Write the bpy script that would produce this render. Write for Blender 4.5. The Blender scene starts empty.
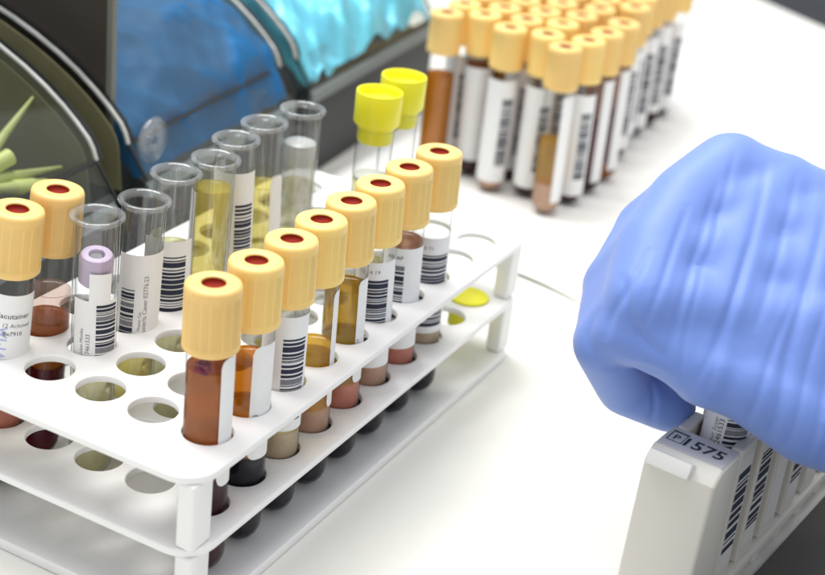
import bpy, bmesh, math, random
import numpy as np
from mathutils import Matrix, Vector
random.seed(7)
S = 0.001                     # everything below is written in millimetres
PI = math.pi
sc = bpy.context.scene
COL = sc.collection

# ------------------------------------------------------------------ camera
CR = Matrix(((0.477833, -0.872180, 0.104781), (-0.339334, -0.293283, -0.893777), (0.810264, 0.391520, -0.436101)))
CAM = Vector((-340.866, -229.411, 254.844))
right, down, fwd = CR[0], CR[1], CR[2]
cam_d = bpy.data.cameras.new('camera')
cam = bpy.data.objects.new('camera', cam_d); COL.objects.link(cam)
m = Matrix.Identity(4)
for k in range(3):
    m[k][0] = right[k]; m[k][1] = -down[k]; m[k][2] = -fwd[k]; m[k][3] = CAM[k]*S
cam.matrix_world = m
cam_d.sensor_width = 36; cam_d.lens = 66.689
cam_d.clip_start = 0.02; cam_d.clip_end = 30
cam_d.dof.use_dof = True; cam_d.dof.focus_distance = 0.515; cam_d.dof.aperture_fstop = 11
cam_d.dof.aperture_blades = 0
sc.camera = cam

# ------------------------------------------------------------------ world, lamps, exposure
w = bpy.data.worlds.new('World'); sc.world = w; w.use_nodes = True
w.node_tree.nodes['Background'].inputs[0].default_value = (0.93, 0.96, 1.0, 1)
w.node_tree.nodes['Background'].inputs[1].default_value = 0.68
def area(name, loc, target, size, power, color, sy=None):
    d = bpy.data.lights.new(name, 'AREA'); o = bpy.data.objects.new(name, d); COL.objects.link(o)
    d.shape = 'RECTANGLE'; d.size = size*S; d.size_y = (sy or size)*S; d.energy = power; d.color = color
    o.location = Vector(loc)*S
    o.rotation_euler = (Vector(target)-Vector(loc)).to_track_quat('-Z', 'Y').to_euler()
    return o
area('ceiling_panel', (380, 520, 1250), (180, -20, -40), 1000, 20.5, (1.0, 0.99, 0.97), 500)
area('ceiling_panel', (60, -120, 1500), (120, -20, -40), 1100, 8.2, (1.0, 0.99, 0.98), 500)
sc.view_settings.view_transform = 'Standard'; sc.view_settings.look = 'None'
sc.view_settings.exposure = 0.10; sc.view_settings.gamma = 1.0
sc.render.engine = 'CYCLES'
sc.cycles.max_bounces = 20; sc.cycles.transparent_max_bounces = 48
sc.cycles.transmission_bounces = 12; sc.cycles.glossy_bounces = 6; sc.cycles.diffuse_bounces = 5
sc.cycles.caustics_reflective = False; sc.cycles.caustics_refractive = False
sc.cycles.use_denoising = True

# ------------------------------------------------------------------ materials
def newmat(name):
    M = bpy.data.materials.new(name); M.use_nodes = True
    nt = M.node_tree; nt.nodes.clear()
    out = nt.nodes.new('ShaderNodeOutputMaterial')
    return M, nt, out
def N(nt, t, **kw):
    n = nt.nodes.new(t)
    for k, v in kw.items(): setattr(n, k, v)
    return n
def noise(nt, scale, detail=4, coord='Object', rough=.55):
    tc = N(nt, 'ShaderNodeTexCoord'); no = N(nt, 'ShaderNodeTexNoise')
    no.inputs['Scale'].default_value = scale; no.inputs['Detail'].default_value = detail
    no.inputs['Roughness'].default_value = rough
    nt.links.new(tc.outputs[coord], no.inputs['Vector'])
    return no
def plastic(name, col, rough=.4, sss=0, var=.06, nscale=60, bump=0, bscale=400, sheen=0, spec=.5, rad=(1,1,1), sscale=.003, coat=0):
    M, nt, out = newmat(name)
    b = N(nt, 'ShaderNodeBsdfPrincipled'); nt.links.new(b.outputs[0], out.inputs[0])
    no = noise(nt, nscale)
    mx = N(nt, 'ShaderNodeMix', data_type='RGBA')
    nt.links.new(no.outputs['Fac'], mx.inputs['Factor'])
    mx.inputs['A'].default_value = tuple(c*(1-var) for c in col)+(1,)
    mx.inputs['B'].default_value = tuple(min(1, c*(1+var)) for c in col)+(1,)
    nt.links.new(mx.outputs['Result'], b.inputs['Base Color'])
    rr = N(nt, 'ShaderNodeMapRange'); nt.links.new(no.outputs['Fac'], rr.inputs['Value'])
    rr.inputs['To Min'].default_value = max(.03, rough-.08); rr.inputs['To Max'].default_value = rough+.08
    nt.links.new(rr.outputs[0], b.inputs['Roughness'])
    b.inputs['Specular IOR Level'].default_value = spec
    if sss:
        b.inputs['Subsurface Weight'].default_value = sss
        b.inputs['Subsurface Radius'].default_value = rad
        b.inputs['Subsurface Scale'].default_value = sscale
    if coat:
        b.inputs['Coat Weight'].default_value = coat; b.inputs['Coat Roughness'].default_value = .12
    if bump:
        n2 = noise(nt, bscale, 6); bp = N(nt, 'ShaderNodeBump')
        bp.inputs['Strength'].default_value = bump; bp.inputs['Distance'].default_value = .0006
        nt.links.new(n2.outputs['Fac'], bp.inputs['Height']); nt.links.new(bp.outputs[0], b.inputs['Normal'])
    return M
def thin_glass(name, tint=(.97,.98,.98), edge=(.55,.58,.58), refl=1.0, rough=.03, cloud=0.0, cloudcol=(.8,.8,.8), blend=.35):
    """a thin clear wall: what is behind shows through, darker where the wall is seen edge-on, Fresnel gloss on top"""
    M, nt, out = newmat(name)
    lw = N(nt, 'ShaderNodeLayerWeight'); lw.inputs['Blend'].default_value = .5
    lf = lw
    mx = N(nt, 'ShaderNodeMix', data_type='RGBA'); nt.links.new(lw.outputs['Facing'], mx.inputs['Factor'])
    pw = N(nt, 'ShaderNodeMath', operation='POWER'); pw.inputs[1].default_value = 3.0
    nt.links.new(lw.outputs['Facing'], pw.inputs[0]); nt.links.new(pw.outputs[0], mx.inputs['Factor'])
    mx.inputs['A'].default_value = tint+(1,); mx.inputs['B'].default_value = edge+(1,)
    tr = N(nt, 'ShaderNodeBsdfTransparent'); nt.links.new(mx.outputs['Result'], tr.inputs[0])
    gl = N(nt, 'ShaderNodeBsdfGlossy'); gl.inputs['Roughness'].default_value = rough
    p5 = N(nt, 'ShaderNodeMath', operation='POWER'); p5.inputs[1].default_value = 5; nt.links.new(lf.outputs['Facing'], p5.inputs[0])
    ml = N(nt, 'ShaderNodeMath', operation='MULTIPLY_ADD'); ml.inputs[1].default_value = .85*min(refl, 1); ml.inputs[2].default_value = .04*refl; ml.use_clamp = True
    nt.links.new(p5.outputs[0], ml.inputs[0])
    ms = N(nt, 'ShaderNodeMixShader'); nt.links.new(ml.outputs[0], ms.inputs[0])
    last = tr
    if cloud:
        df = N(nt, 'ShaderNodeBsdfDiffuse'); df.inputs[0].default_value = cloudcol+(1,)
        no = noise(nt, 55, 5); cr = N(nt, 'ShaderNodeMapRange'); nt.links.new(no.outputs['Fac'], cr.inputs['Value'])
        cr.inputs['From Min'].default_value = .3; cr.inputs['From Max'].default_value = .75
        cr.inputs['To Min'].default_value = cloud*.5; cr.inputs['To Max'].default_value = min(1, cloud*1.4)
        m2 = N(nt, 'ShaderNodeMixShader'); nt.links.new(cr.outputs[0], m2.inputs[0])
        nt.links.new(tr.outputs[0], m2.inputs[1]); nt.links.new(df.outputs[0], m2.inputs[2]); last = m2
    nt.links.new(last.outputs[0], ms.inputs[1]); nt.links.new(gl.outputs[0], ms.inputs[2])
    nt.links.new(ms.outputs[0], out.inputs[0])
    return M
def liquid(name, col, dens=.6, tint=None, var=.08, nscale=260):
    """coloured liquid: part scatters (diffuse + translucent), part lets what is behind through, tinted"""
    M, nt, out = newmat(name)
    no = noise(nt, nscale, 5)
    mx = N(nt, 'ShaderNodeMix', data_type='RGBA'); nt.links.new(no.outputs['Fac'], mx.inputs['Factor'])
    mx.inputs['A'].default_value = tuple(c*(1-var) for c in col)+(1,); mx.inputs['B'].default_value = tuple(min(1, c*(1+var)) for c in col)+(1,)
    df = N(nt, 'ShaderNodeBsdfDiffuse'); tl = N(nt, 'ShaderNodeBsdfTranslucent'); tr = N(nt, 'ShaderNodeBsdfTransparent')
    nt.links.new(mx.outputs['Result'], df.inputs[0]); nt.links.new(mx.outputs['Result'], tl.inputs[0])
    tr.inputs[0].default_value = tuple(tint or col)+(1,)
    a = N(nt, 'ShaderNodeMixShader'); a.inputs[0].default_value = .45
    nt.links.new(df.outputs[0], a.inputs[1]); nt.links.new(tl.outputs[0], a.inputs[2])
    b = N(nt, 'ShaderNodeMixShader'); b.inputs[0].default_value = dens
    nt.links.new(tr.outputs[0], b.inputs[1]); nt.links.new(a.outputs[0], b.inputs[2])
    gl = N(nt, 'ShaderNodeBsdfGlossy'); gl.inputs['Roughness'].default_value = .08
    c = N(nt, 'ShaderNodeMixShader'); c.inputs[0].default_value = .03
    nt.links.new(b.outputs[0], c.inputs[1]); nt.links.new(gl.outputs[0], c.inputs[2])
    nt.links.new(c.outputs[0], out.inputs[0])
    return M
def glove_mat():
    M, nt, out = newmat('blue nitrile')
    b = N(nt, 'ShaderNodeBsdfPrincipled'); nt.links.new(b.outputs[0], out.inputs[0])
    no = noise(nt, 28, 3)
    mx = N(nt, 'ShaderNodeMix', data_type='RGBA'); nt.links.new(no.outputs['Fac'], mx.inputs['Factor'])
    mx.inputs['A'].default_value = (.145,.245,.62,1); mx.inputs['B'].default_value = (.165,.27,.665,1)
    nt.links.new(mx.outputs['Result'], b.inputs['Base Color'])
    b.inputs['Roughness'].default_value = .5; b.inputs['Specular IOR Level'].default_value = .4
    b.inputs['Subsurface Weight'].default_value = .15; b.inputs['Subsurface Radius'].default_value = (.4,.5,1)
    b.inputs['Subsurface Scale'].default_value = .003
    b.inputs['Sheen Weight'].default_value = .25; b.inputs['Sheen Roughness'].default_value = .5
    # fine stretch creases running across the hand, soft and irregular
    tc = N(nt, 'ShaderNodeTexCoord'); mp = N(nt, 'ShaderNodeMapping'); mp.inputs['Rotation'].default_value = (0,0,-.28)
    mp.inputs['Scale'].default_value = (55, 9, 9)
    nt.links.new(tc.outputs['Object'], mp.inputs['Vector'])
    n2 = N(nt, 'ShaderNodeTexNoise'); n2.inputs['Scale'].default_value = 1.6; n2.inputs['Detail'].default_value = 3
    nt.links.new(mp.outputs[0], n2.inputs['Vector'])
    n3 = noise(nt, 900, 3)
    ad = N(nt, 'ShaderNodeMath', operation='MULTIPLY_ADD'); ad.inputs[1].default_value = .05
    nt.links.new(n3.outputs['Fac'], ad.inputs[0]); nt.links.new(n2.outputs['Fac'], ad.inputs[2])
    bp = N(nt, 'ShaderNodeBump'); bp.inputs['Strength'].default_value = .10; bp.inputs['Distance'].default_value = .002
    nt.links.new(ad.outputs[0], bp.inputs['Height']); nt.links.new(bp.outputs[0], b.inputs['Normal'])
    return M
MT = {
 'bench': plastic('white laminate', (.765,.76,.71), .38, var=.02, nscale=6, bump=.05, bscale=250),
 'rack': plastic('white acetal', (.85,.845,.835), .42, sss=.12, var=.015, nscale=25, bump=.06, bscale=300),
 'paper': plastic('white paper', (.86,.86,.85), .75, var=.03, nscale=180, bump=.08, bscale=900, spec=.2),
 'sheet': plastic('white tissue sheet', (.88,.872,.835), .8, var=.01, nscale=30, bump=.1, bscale=60, spec=.2),
 'ink': plastic('black print', (.03,.035,.06), .6, var=.3, nscale=900, spec=.2),
 'greyink': plastic('grey print', (.22,.22,.24), .7, var=.4, nscale=900, spec=.2),
 'blueink': plastic('blue pen', (.42,.47,.72), .6, var=.3, nscale=500, spec=.2),
 'yellowprint': plastic('yellow print', (.90,.68,.06), .6, var=.1),
 'cap': plastic('butter yellow cap', (.92,.64,.215), .45, sss=.2, var=.03, nscale=80, rad=(1,.7,.3), sscale=.0015, bump=.04, bscale=700),
 'stopper': plastic('red rubber', (.25,.016,.006), .7, spec=.15, var=.25, nscale=300),
 'lemon': plastic('lemon yellow cap', (.84,.80,.02), .35, sss=.15, var=.03, rad=(1,.9,.1), sscale=.002),
 'clot': plastic('dark clotted blood', (.012,.010,.016), .22, var=.4, nscale=200, spec=.12),
 'clotred': plastic('dark red blood', (.04,.007,.011), .22, var=.4, nscale=200, spec=.12),
 'gel': plastic('separator gel', (.50,.29,.19), .5, sss=.2, var=.25, nscale=260, bump=.2, bscale=500),
 'gelred': plastic('pink separator gel', (.52,.17,.11), .5, sss=.2, var=.35, nscale=220, bump=.2, bscale=500),
 'geltan': plastic('tan separator gel', (.50,.38,.24), .5, sss=.2, var=.2, nscale=260, bump=.2, bscale=500),
 'plum': plastic('plum clot fleck', (.20,.012,.05), .4, var=.5, nscale=400),
 'lilac': plastic('lilac plastic', (.56,.45,.62), .45, sss=.2, var=.05),
 'frost': plastic('frosted white plastic', (.72,.73,.72), .5, sss=.3, var=.04),
 'glass': thin_glass('clear tube wall', (.975,.98,.98), (.34,.37,.38), .65),
 'hazyglass': thin_glass('slightly hazy tube wall', (.975,.98,.98), (.50,.53,.54), 1.2, cloud=.012, cloudcol=(.92,.94,.95)),
 'rim': thin_glass('thick glass rim', (.95,.96,.965), (.74,.77,.79), 2.0, .05, cloud=.09, cloudcol=(.95,.96,.97)),
 'acrylic': thin_glass('smoky acrylic', (.95,.96,.95), (.5,.52,.5), .8, .04, cloud=.012, cloudcol=(.45,.47,.44)),
 'edge': plastic('acrylic edge highlight', (.62,.63,.60), .15, var=.35, nscale=90, coat=.5),  # pale colour stands for the highlight along the bin panel edges
 'darkedge': plastic('black seal', (.012,.014,.015), .35, var=.2),
 'plinth': plastic('charcoal plastic base', (.022,.026,.028), .5, var=.3, nscale=20, bump=.1, bscale=200),
 'greybar': plastic('grey plastic strip', (.17,.20,.20), .35, var=.15),
 'divider': plastic('dark brown divider', (.040,.033,.026), .5, var=.3, nscale=14),
 'strip': plastic('grey divider edge', (.16,.17,.14), .5, var=.1),
 'olive': plastic('olive lining', (.20,.19,.10), .6, var=.4, nscale=18, bump=.3, bscale=60),
 'tip': plastic('pale green pipette tip', (.64,.72,.22), .35, sss=.3, var=.08, rad=(.8,1,.3), sscale=.004),
 'blue': plastic('lid-shaded blue nitrile', (.008,.115,.29), .6, spec=.25, var=.5, nscale=22, bump=.3, bscale=120),  # base colour darkened to hold the shade under the bin lid
 'cyan': plastic('cyan nitrile', (.15,.58,.90), .4, var=.45, nscale=30, bump=.4, bscale=140, coat=.15),
 'device': plastic('warm grey abs', (.66,.64,.585), .42, var=.03, nscale=30, bump=.06, bscale=500),
 'devtop': plastic('pale grey abs', (.70,.695,.67), .4, var=.03, nscale=30),
 'greylabel': plastic('lilac grey label', (.58,.57,.58), .5, var=.04, nscale=200),
 'mat': plastic('dark grey sheet', (.066,.063,.056), .6, var=.2, nscale=60, bump=.2, bscale=400),
 'floor': plastic('dark navy floor', (.012,.016,.026), .5, var=.3, nscale=3),
 'glove': glove_mat(),
}
# moulded caps differ a little from one another
_nt = MT['cap'].node_tree; _pb = [n for n in _nt.nodes if n.type == 'BSDF_PRINCIPLED'][0]
_src = _pb.inputs['Base Color'].links[0].from_socket
_oi = N(_nt, 'ShaderNodeObjectInfo'); _mr = N(_nt, 'ShaderNodeMapRange'); _mr.inputs['To Min'].default_value = .90; _mr.inputs['To Max'].default_value = 1.04
_m2 = N(_nt, 'ShaderNodeMapRange'); _m2.inputs['To Min'].default_value = .492; _m2.inputs['To Max'].default_value = .505
_hs = N(_nt, 'ShaderNodeHueSaturation')
_nt.links.new(_oi.outputs['Random'], _mr.inputs['Value']); _nt.links.new(_oi.outputs['Random'], _m2.inputs['Value'])
_nt.links.new(_mr.outputs[0], _hs.inputs['Value']); _nt.links.new(_m2.outputs[0], _hs.inputs['Hue'])
_nt.links.new(_src, _hs.inputs['Color']); _nt.links.new(_hs.outputs[0], _pb.inputs['Base Color'])
LQ = {
 'film': liquid('thin serum film', (.45,.30,.24), .22, (.93,.84,.80)),
 'brown': liquid('brown serum', (.54,.19,.03), .72, (.70,.30,.07)),
 'amber': liquid('amber serum', (.60,.24,.02), .45, (.84,.50,.13)),
 'honey': liquid('honey serum', (.72,.44,.06), .38, (.93,.74,.26)),
 'olive': liquid('olive serum', (.52,.34,.04), .48, (.82,.63,.17)),
 'urine': liquid('yellow urine', (.84,.70,.12), .30, (.97,.91,.55)),
 'pale': liquid('pale urine', (.78,.74,.42), .35, (.96,.94,.74)),
 'rose': liquid('pale rose serum', (.50,.26,.18), .5, (.85,.66,.56)),
 'wine': liquid('wine red blood', (.17,.012,.03), .92, (.3,.05,.05)),
 'treacle': liquid('dark amber serum', (.62,.27,.02), .6, (.82,.45,.07)),
}

# ------------------------------------------------------------------ mesh helpers
def tag(o, label=None, cat=None, group=None, kind=None):
    if label: o['label'] = label
    if cat: o['category'] = cat
    if group: o['group'] = group
    if kind: o['kind'] = kind
    return o
def thing(name, label, cat, loc=(0,0,0), group=None, rot=(0,0,0)):
    o = bpy.data.objects.new(name, None); COL.objects.link(o)
    o.location = Vector(loc)*S; o.rotation_euler = rot; o.empty_display_size = .01
    return tag(o, label, cat, group)
def link(name, me, parent=None, loc=(0,0,0), rot=(0,0,0)):
    o = bpy.data.objects.new(name, me); COL.objects.link(o)
    o.location = Vector(loc)*S; o.rotation_euler = rot
    if parent: o.parent = parent
    return o
def mesh(name, V, F, mats, mi=None, smooth=True, angle=None):
    me = bpy.data.meshes.new(name)
    me.from_pydata([(x*S, y*S, z*S) for x, y, z in V], [], F)
    for q in (mats if isinstance(mats, (list, tuple)) else [mats]): me.materials.append(q)
    if mi is not None: me.polygons.foreach_set('material_index', mi)
    me.polygons.foreach_set('use_smooth', [smooth]*len(F))
    me.update()
    if smooth and angle: me.set_sharp_from_angle(angle=math.radians(angle))
    return me
def lathe(name, prof, mat, seg=40, ribs=0, ribdepth=0, ribz=None, closed=True, angle=35):
    """prof: list of (r, z); r=0 ends close to a point"""
    V, F = [], []
    rows = []
    for r, z in prof:
        if r < 1e-6:
            rows.append([len(V)]); V.append((0,0,z))
        else:
            row = []
            for k in range(seg):
                a = 2*PI*k/seg; rr = r
                if ribs and ribz[0] <= z <= ribz[1]: rr = r - ribdepth*(1 if math.cos(a*ribs) > 0.1 else 0)
                row.append(len(V)); V.append((rr*math.cos(a), rr*math.sin(a), z))
            rows.append(row)
    for a, b in zip(rows, rows[1:]):
        if len(a) == 1 and len(b) == 1: continue
        for k in range(seg):
            k2 = (k+1) % seg
            if len(a) == 1: F.append((a[0], b[k2], b[k]))
            elif len(b) == 1: F.append((a[k], a[k2], b[0]))
            else: F.append((a[k], a[k2], b[k2], b[k]))
    return mesh(name, V, F, mat, angle=angle)
def hemi(r, z0, n=6):          # bottom hemisphere profile from the pole up to z0 + r
    return [(r*math.sin(PI/2*k/n), z0 + r - r*math.cos(PI/2*k/n)) for k in range(n+1)]
def box_bm(bm, c, s, rot=None):
    r = bmesh.ops.create_cube(bm, size=1)
    M = Matrix.Translation(Vector(c)*S) @ (rot or Matrix.Identity(4)) @ Matrix.Diagonal((s[0]*S, s[1]*S, s[2]*S, 1))
    bmesh.ops.transform(bm, matrix=M, verts=r['verts']); return r['verts']
def box(name, c, s, mat, parent=None, bev=.5, rot=None, seg=2):
    bm = bmesh.new(); box_bm(bm, (0,0,0), s)
    if bev: bmesh.ops.bevel(bm, geom=bm.edges[:], offset=bev*S, segments=seg, affect='EDGES', profile=.6)
    if rot: bmesh.ops.transform(bm, matrix=rot, verts=bm.verts[:])
    me = bpy.data.meshes.new(name); bm.to_mesh(me); bm.free(); me.materials.append(mat)
    me.polygons.foreach_set('use_smooth', [True]*len(me.polygons)); me.set_sharp_from_angle(angle=math.radians(40))
    return link(name, me, parent, c)
def evaluated_mesh(o):
    dg = bpy.context.evaluated_depsgraph_get(); dg.update()
    me = bpy.data.meshes.new_from_object(o.evaluated_get(dg), preserve_all_data_layers=False, depsgraph=dg)
    return me
def rrect(x0, y0, x1, y1, r, n=6):
    P = []
    for cx, cy, a0 in ((x1-r, y1-r, 0), (x0+r, y1-r, PI/2), (x0+r, y0+r, PI), (x1-r, y0+r, 1.5*PI)):
        for k in range(n+1):
            a = a0 + PI/2*k/n; P.append((cx+r*math.cos(a), cy+r*math.sin(a)))
    return P
def circ(cx, cy, r, n=40): return [(cx+r*math.cos(2*PI*k/n), cy+r*math.sin(2*PI*k/n)) for k in range(n)]
def plate(name, outlines, z0, z1, mat, bev=.5, smooth=30):
    """flat plate with holes, rounded edges: first outline is the outside"""
    cu = bpy.data.curves.new(name, 'CURVE'); cu.dimensions = '2D'; cu.fill_mode = 'BOTH'
    for P in outlines:
        sp = cu.splines.new('POLY'); sp.points.add(len(P)-1); sp.use_cyclic_u = True
        for q, (x, y) in zip(sp.points, P): q.co = (x*S, y*S, 0, 1)
    cu.extrude = ((z1-z0)/2-bev)*S; cu.bevel_depth = bev*S; cu.bevel_resolution = 1; cu.offset = -bev*S
    o = bpy.data.objects.new(name, cu); COL.objects.link(o)
    me = evaluated_mesh(o); bpy.data.objects.remove(o); bpy.data.curves.remove(cu)
    me.transform(Matrix.Translation((0,0,(z0+z1)/2*S)))
    me.materials.clear(); me.materials.append(mat); me.name = name
    me.polygons.foreach_set('use_smooth', [True]*len(me.polygons)); me.set_sharp_from_angle(angle=math.radians(smooth))
    return me
def text_geo(s, size, bold=0):
    """flat letters: vertices (mm) and faces, origin at the left end of the baseline"""
    cu = bpy.data.curves.new('text', 'FONT'); cu.body = s; cu.size = size*S; cu.resolution_u = 2; cu.offset = bold*S
    o = bpy.data.objects.new('text', cu); COL.objects.link(o)
    me = evaluated_mesh(o); bpy.data.objects.remove(o); bpy.data.curves.remove(cu)
    bm = bmesh.new(); bm.from_mesh(me); bmesh.ops.triangulate(bm, faces=bm.faces[:])
    for _ in range(4):
        long = [e for e in bm.edges if e.calc_length() > .9*S]
        if not long: break
        bmesh.ops.subdivide_edges(bm, edges=long, cuts=1); bmesh.ops.triangulate(bm, faces=[f for f in bm.faces if len(f.verts) > 3])
    bm.to_mesh(me); bm.free()
    V = [(v.co.x/S, v.co.y/S) for v in me.vertices]; F = [tuple(p.vertices) for p in me.polygons]
    bpy.data.meshes.remove(me); return V, F
_tg = {}
def tgeo(s, size):
    if (s, size) not in _tg: _tg[(s, size)] = text_geo(s, size)
    return _tg[(s, size)]

# ------------------------------------------------------------------ bench and floor
tag(link('floor', mesh('floor', [(-6000,-6000,-900),(6000,-6000,-900),(6000,6000,-900),(-6000,6000,-900)], [(0,1,2,3)], MT['floor'])), kind='structure')
ZB = -56.0
bench = thing('lab_bench', 'white laminate laboratory bench top that the racks and bins stand on', 'bench', (200, 0, ZB))
top = [(-1500,-900),(275,-900),(922,96),(1250,620),(1250,1500),(-1500,1500)]
me = plate('bench_top', [[(x-200, y) for x, y in top]], -38, 0, MT['bench'], 3)
link('top', me, bench)
for x, y in ((-1300,-750),(150,-750),(1100,1350),(-1300,1350)):
    box('leg', (x-200, y, -445), (50,50,806), MT['greybar'], bench, 2)

# ------------------------------------------------------------------ white tube rack
SX, SY = 21.0, 21.054
NX, NY = 10, 5
X0, X1, Y0, Y1 = -27, 9*SX+19.5, -15.5, (NY-1)*SY+15.5
rack = thing('tube_rack', 'white plastic three-tier rack holding yellow-capped and open tubes in the foreground', 'tube rack', (0,0,ZB))
holes = [circ(i*SX, j*SY, 8.1) for i in range(NX) for j in range(NY)]
link('top_shelf', plate('top_shelf', [rrect(X0,Y0,X1,Y1,11)]+holes, -2.6, 0, MT['rack'], .55), rack, (0,0,-ZB))
link('middle_shelf', plate('middle_shelf', [rrect(X0,Y0,X1,Y1,11)]+holes, -29, -26.4, MT['rack'], .55), rack, (0,0,-ZB))
dimples = [circ(i*SX, j*SY, 5) for i in range(NX) for j in range(NY)]
link('base_shelf', plate('base_shelf', [rrect(X0,Y0,X1,Y1,11)], -55.9, -52.2, MT['rack'], .55), rack, (0,0,-ZB))
for x in (X0+6.8, X1-6.2):
    for y in (Y0+5.2, Y1-5.2):
        for za, zb in ((-26.3,-2.7),(-52.1,-29.1)):
            box('post', (x, y, (za+zb)/2-ZB), (10, 6.4, zb-za), MT['rack'], rack, 1.1, seg=3)

# ------------------------------------------------------------------ tubes
R_T = 7.55                     # tube wall radius
def cap_mesh(r=9.0, h=22, seg=96):
    p = [(7.9,.4),(r-.5,0),(r-.05,.5),(r,1.2),(r-.02,2.6),(r-.12,3.0),(r-.12,h-4),(r-.16,h-3.2),(r-.22,h-1.4),(r-.55,h-.5),(r-1.3,h-.08),(r-2.2,h),
         (4.1,h),(3.85,h-.15),(3.75,h-.5),(3.7,h-3.2)]
    return lathe('cap', p, MT['cap'], seg, ribs=40, ribdepth=.36, ribz=(3.0,h-3.3), angle=50)
CAP = cap_mesh()
STOP = lathe('stopper', [(0,.6),(1.6,.6),(2.8,.9),(3.4,1.4),(3.6,1.9),(3.62,2.3)], MT['stopper'], 24)
def wall_mesh(ztop, r=R_T, bottom=True):
    return lathe('tube_wall', hemi(r, 0)+[(r, ztop*.5),(r, ztop)], MT['glass'], 40, angle=60)
_wm = {}
def wall(ztop, r=R_T):
    k = (round(ztop, 1), r)
    if k not in _wm: _wm[k] = wall_mesh(ztop, r)
    return _wm[k]
_fl = {}
def fill(z0, z1, mat, r=7.2, round_bottom=False, name='liquid'):
    k = (z0, z1, mat.name, r, round_bottom, name)
    if k not in _fl:
        p = hemi(r, z0) if round_bottom else [(0,z0),(r*.8,z0),(r,z0+.2)]
        p += [(r, (z0+z1)/2), (r, z1+.9), (r-.35, z1+.4), (r-1.1, z1+.1), (r*.6, z1), (0, z1)]
        _fl[k] = lathe(name, p, mat, 32, angle=50)
    return _fl[k]
BARS = None
def label_mesh(a0, a1, z0, z1, r=R_T+.14, bar=None, seed=1, texts=(), corner=0, lines=()):
    """paper wrapped on a tube between angles a0..a1 (degrees, 0 = towards +x). bar=(b0,b1,zb0,zb1): stack of printed bars.
    texts: (string, size, angle, z, upright, material index)"""
    rnd = random.Random(seed)
    V, F, MI = [], [], []
    skew = rnd.uniform(-.05,.05); mid = (a0+a1)/2
    def patch(p0, p1, q0, q1, rr, mi, n=None):
        n = n or max(2, int(abs(p1-p0)/6)); b = len(V)
        for k in range(n+1):
            a = math.radians(p0+(p1-p0)*k/n)
            lo, hi = q0, q1
            if mi == 0 and corner:
                d = min(abs(p0+(p1-p0)*k/n-a0), abs(p0+(p1-p0)*k/n-a1))*PI/180*rr
                if d < corner: cut = corner-math.sqrt(max(0, corner**2-(corner-d)**2)); lo, hi = q0+cut, q1-cut
            sk = skew*(a-math.radians(mid))*rr; lo += sk; hi += sk
            V.append((rr*math.cos(a), rr*math.sin(a), lo)); V.append((rr*math.cos(a), rr*math.sin(a), hi))
        for k in range(n): F.append((b+2*k, b+2*k+2, b+2*k+3, b+2*k+1)); MI.append(mi)
    patch(a0, a1, z0, z1, r, 0, max(8, int(abs(a1-a0)/4)))
    if bar:
        b0, b1, zb0, zb1 = bar
        z = zb0
        while z < zb1-.3:
            t = min(rnd.choice((.35,.5,.7,1.0,1.0,1.6,2.0)), zb1-z)
            patch(b0, b1, z, z+t, r+.07, 1 if rnd.random() < .8 else 2)
            z += t + rnd.choice((.3,.35,.45,.6,.8))
    for z, p0, p1 in lines: patch(p0, p1, z, z+.35, r+.07, 2)
    for s, size, ang, z, upright, mi in texts:
        tv, tf = tgeo(s, size); b = len(V)
        for x, y in tv:
            if upright: da, zz = x/r, z+y            # reads left to right around the tube
            else: da, zz = -y/r, z+x                 # reads up the tube
            a = math.radians(ang)+da; zz += skew*(a-math.radians(mid))*r
            V.append((( r+.09)*math.cos(a), (r+.09)*math.sin(a), zz))
        for f in tf: F.append(tuple(b+i for i in f)); MI.append(mi)
    return mesh('label', V, F, [MT['paper'], MT['ink'], MT['greyink'], MT['blueink'], MT['yellowprint']], MI, angle=60)
def facing(x, y):              # the angle on a tube that faces the viewer's side of the bench
    return math.degrees(math.atan2(CAM.y-y, CAM.x-x))
def capped_tube(name, lab, loc, tilt=(0,0), group=None, captop=52+51.6, fills=(), labels=(), cap=True, extra=None):
    """loc: base point (mm). tilt: (dx, dy) lean of the top in mm"""
    t = thing(name, lab, 'test tube', loc, group, (math.atan2(-tilt[1], captop), math.atan2(tilt[0], captop), 0))
    zc = captop-22
    link('glass_wall', wall(zc+12), t)
    for z0, z1, mat, rb, nm in fills: link(nm, fill(z0, z1, mat, 7.2, rb, nm), t)
    for me in labels: link('label', me, t)
    c = link('cap', CAP, t, (0,0,zc))
    link('stopper', STOP, c, (0,0,19.2))
    return t
ZT = -51.6                     # tubes stand on the base shelf of the rack
def P(z): return z-ZT          # world height -> height on the tube
G1 = 'yellow-capped tubes along the front edge of the white rack'
def rim_tilt(px): return px
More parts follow.
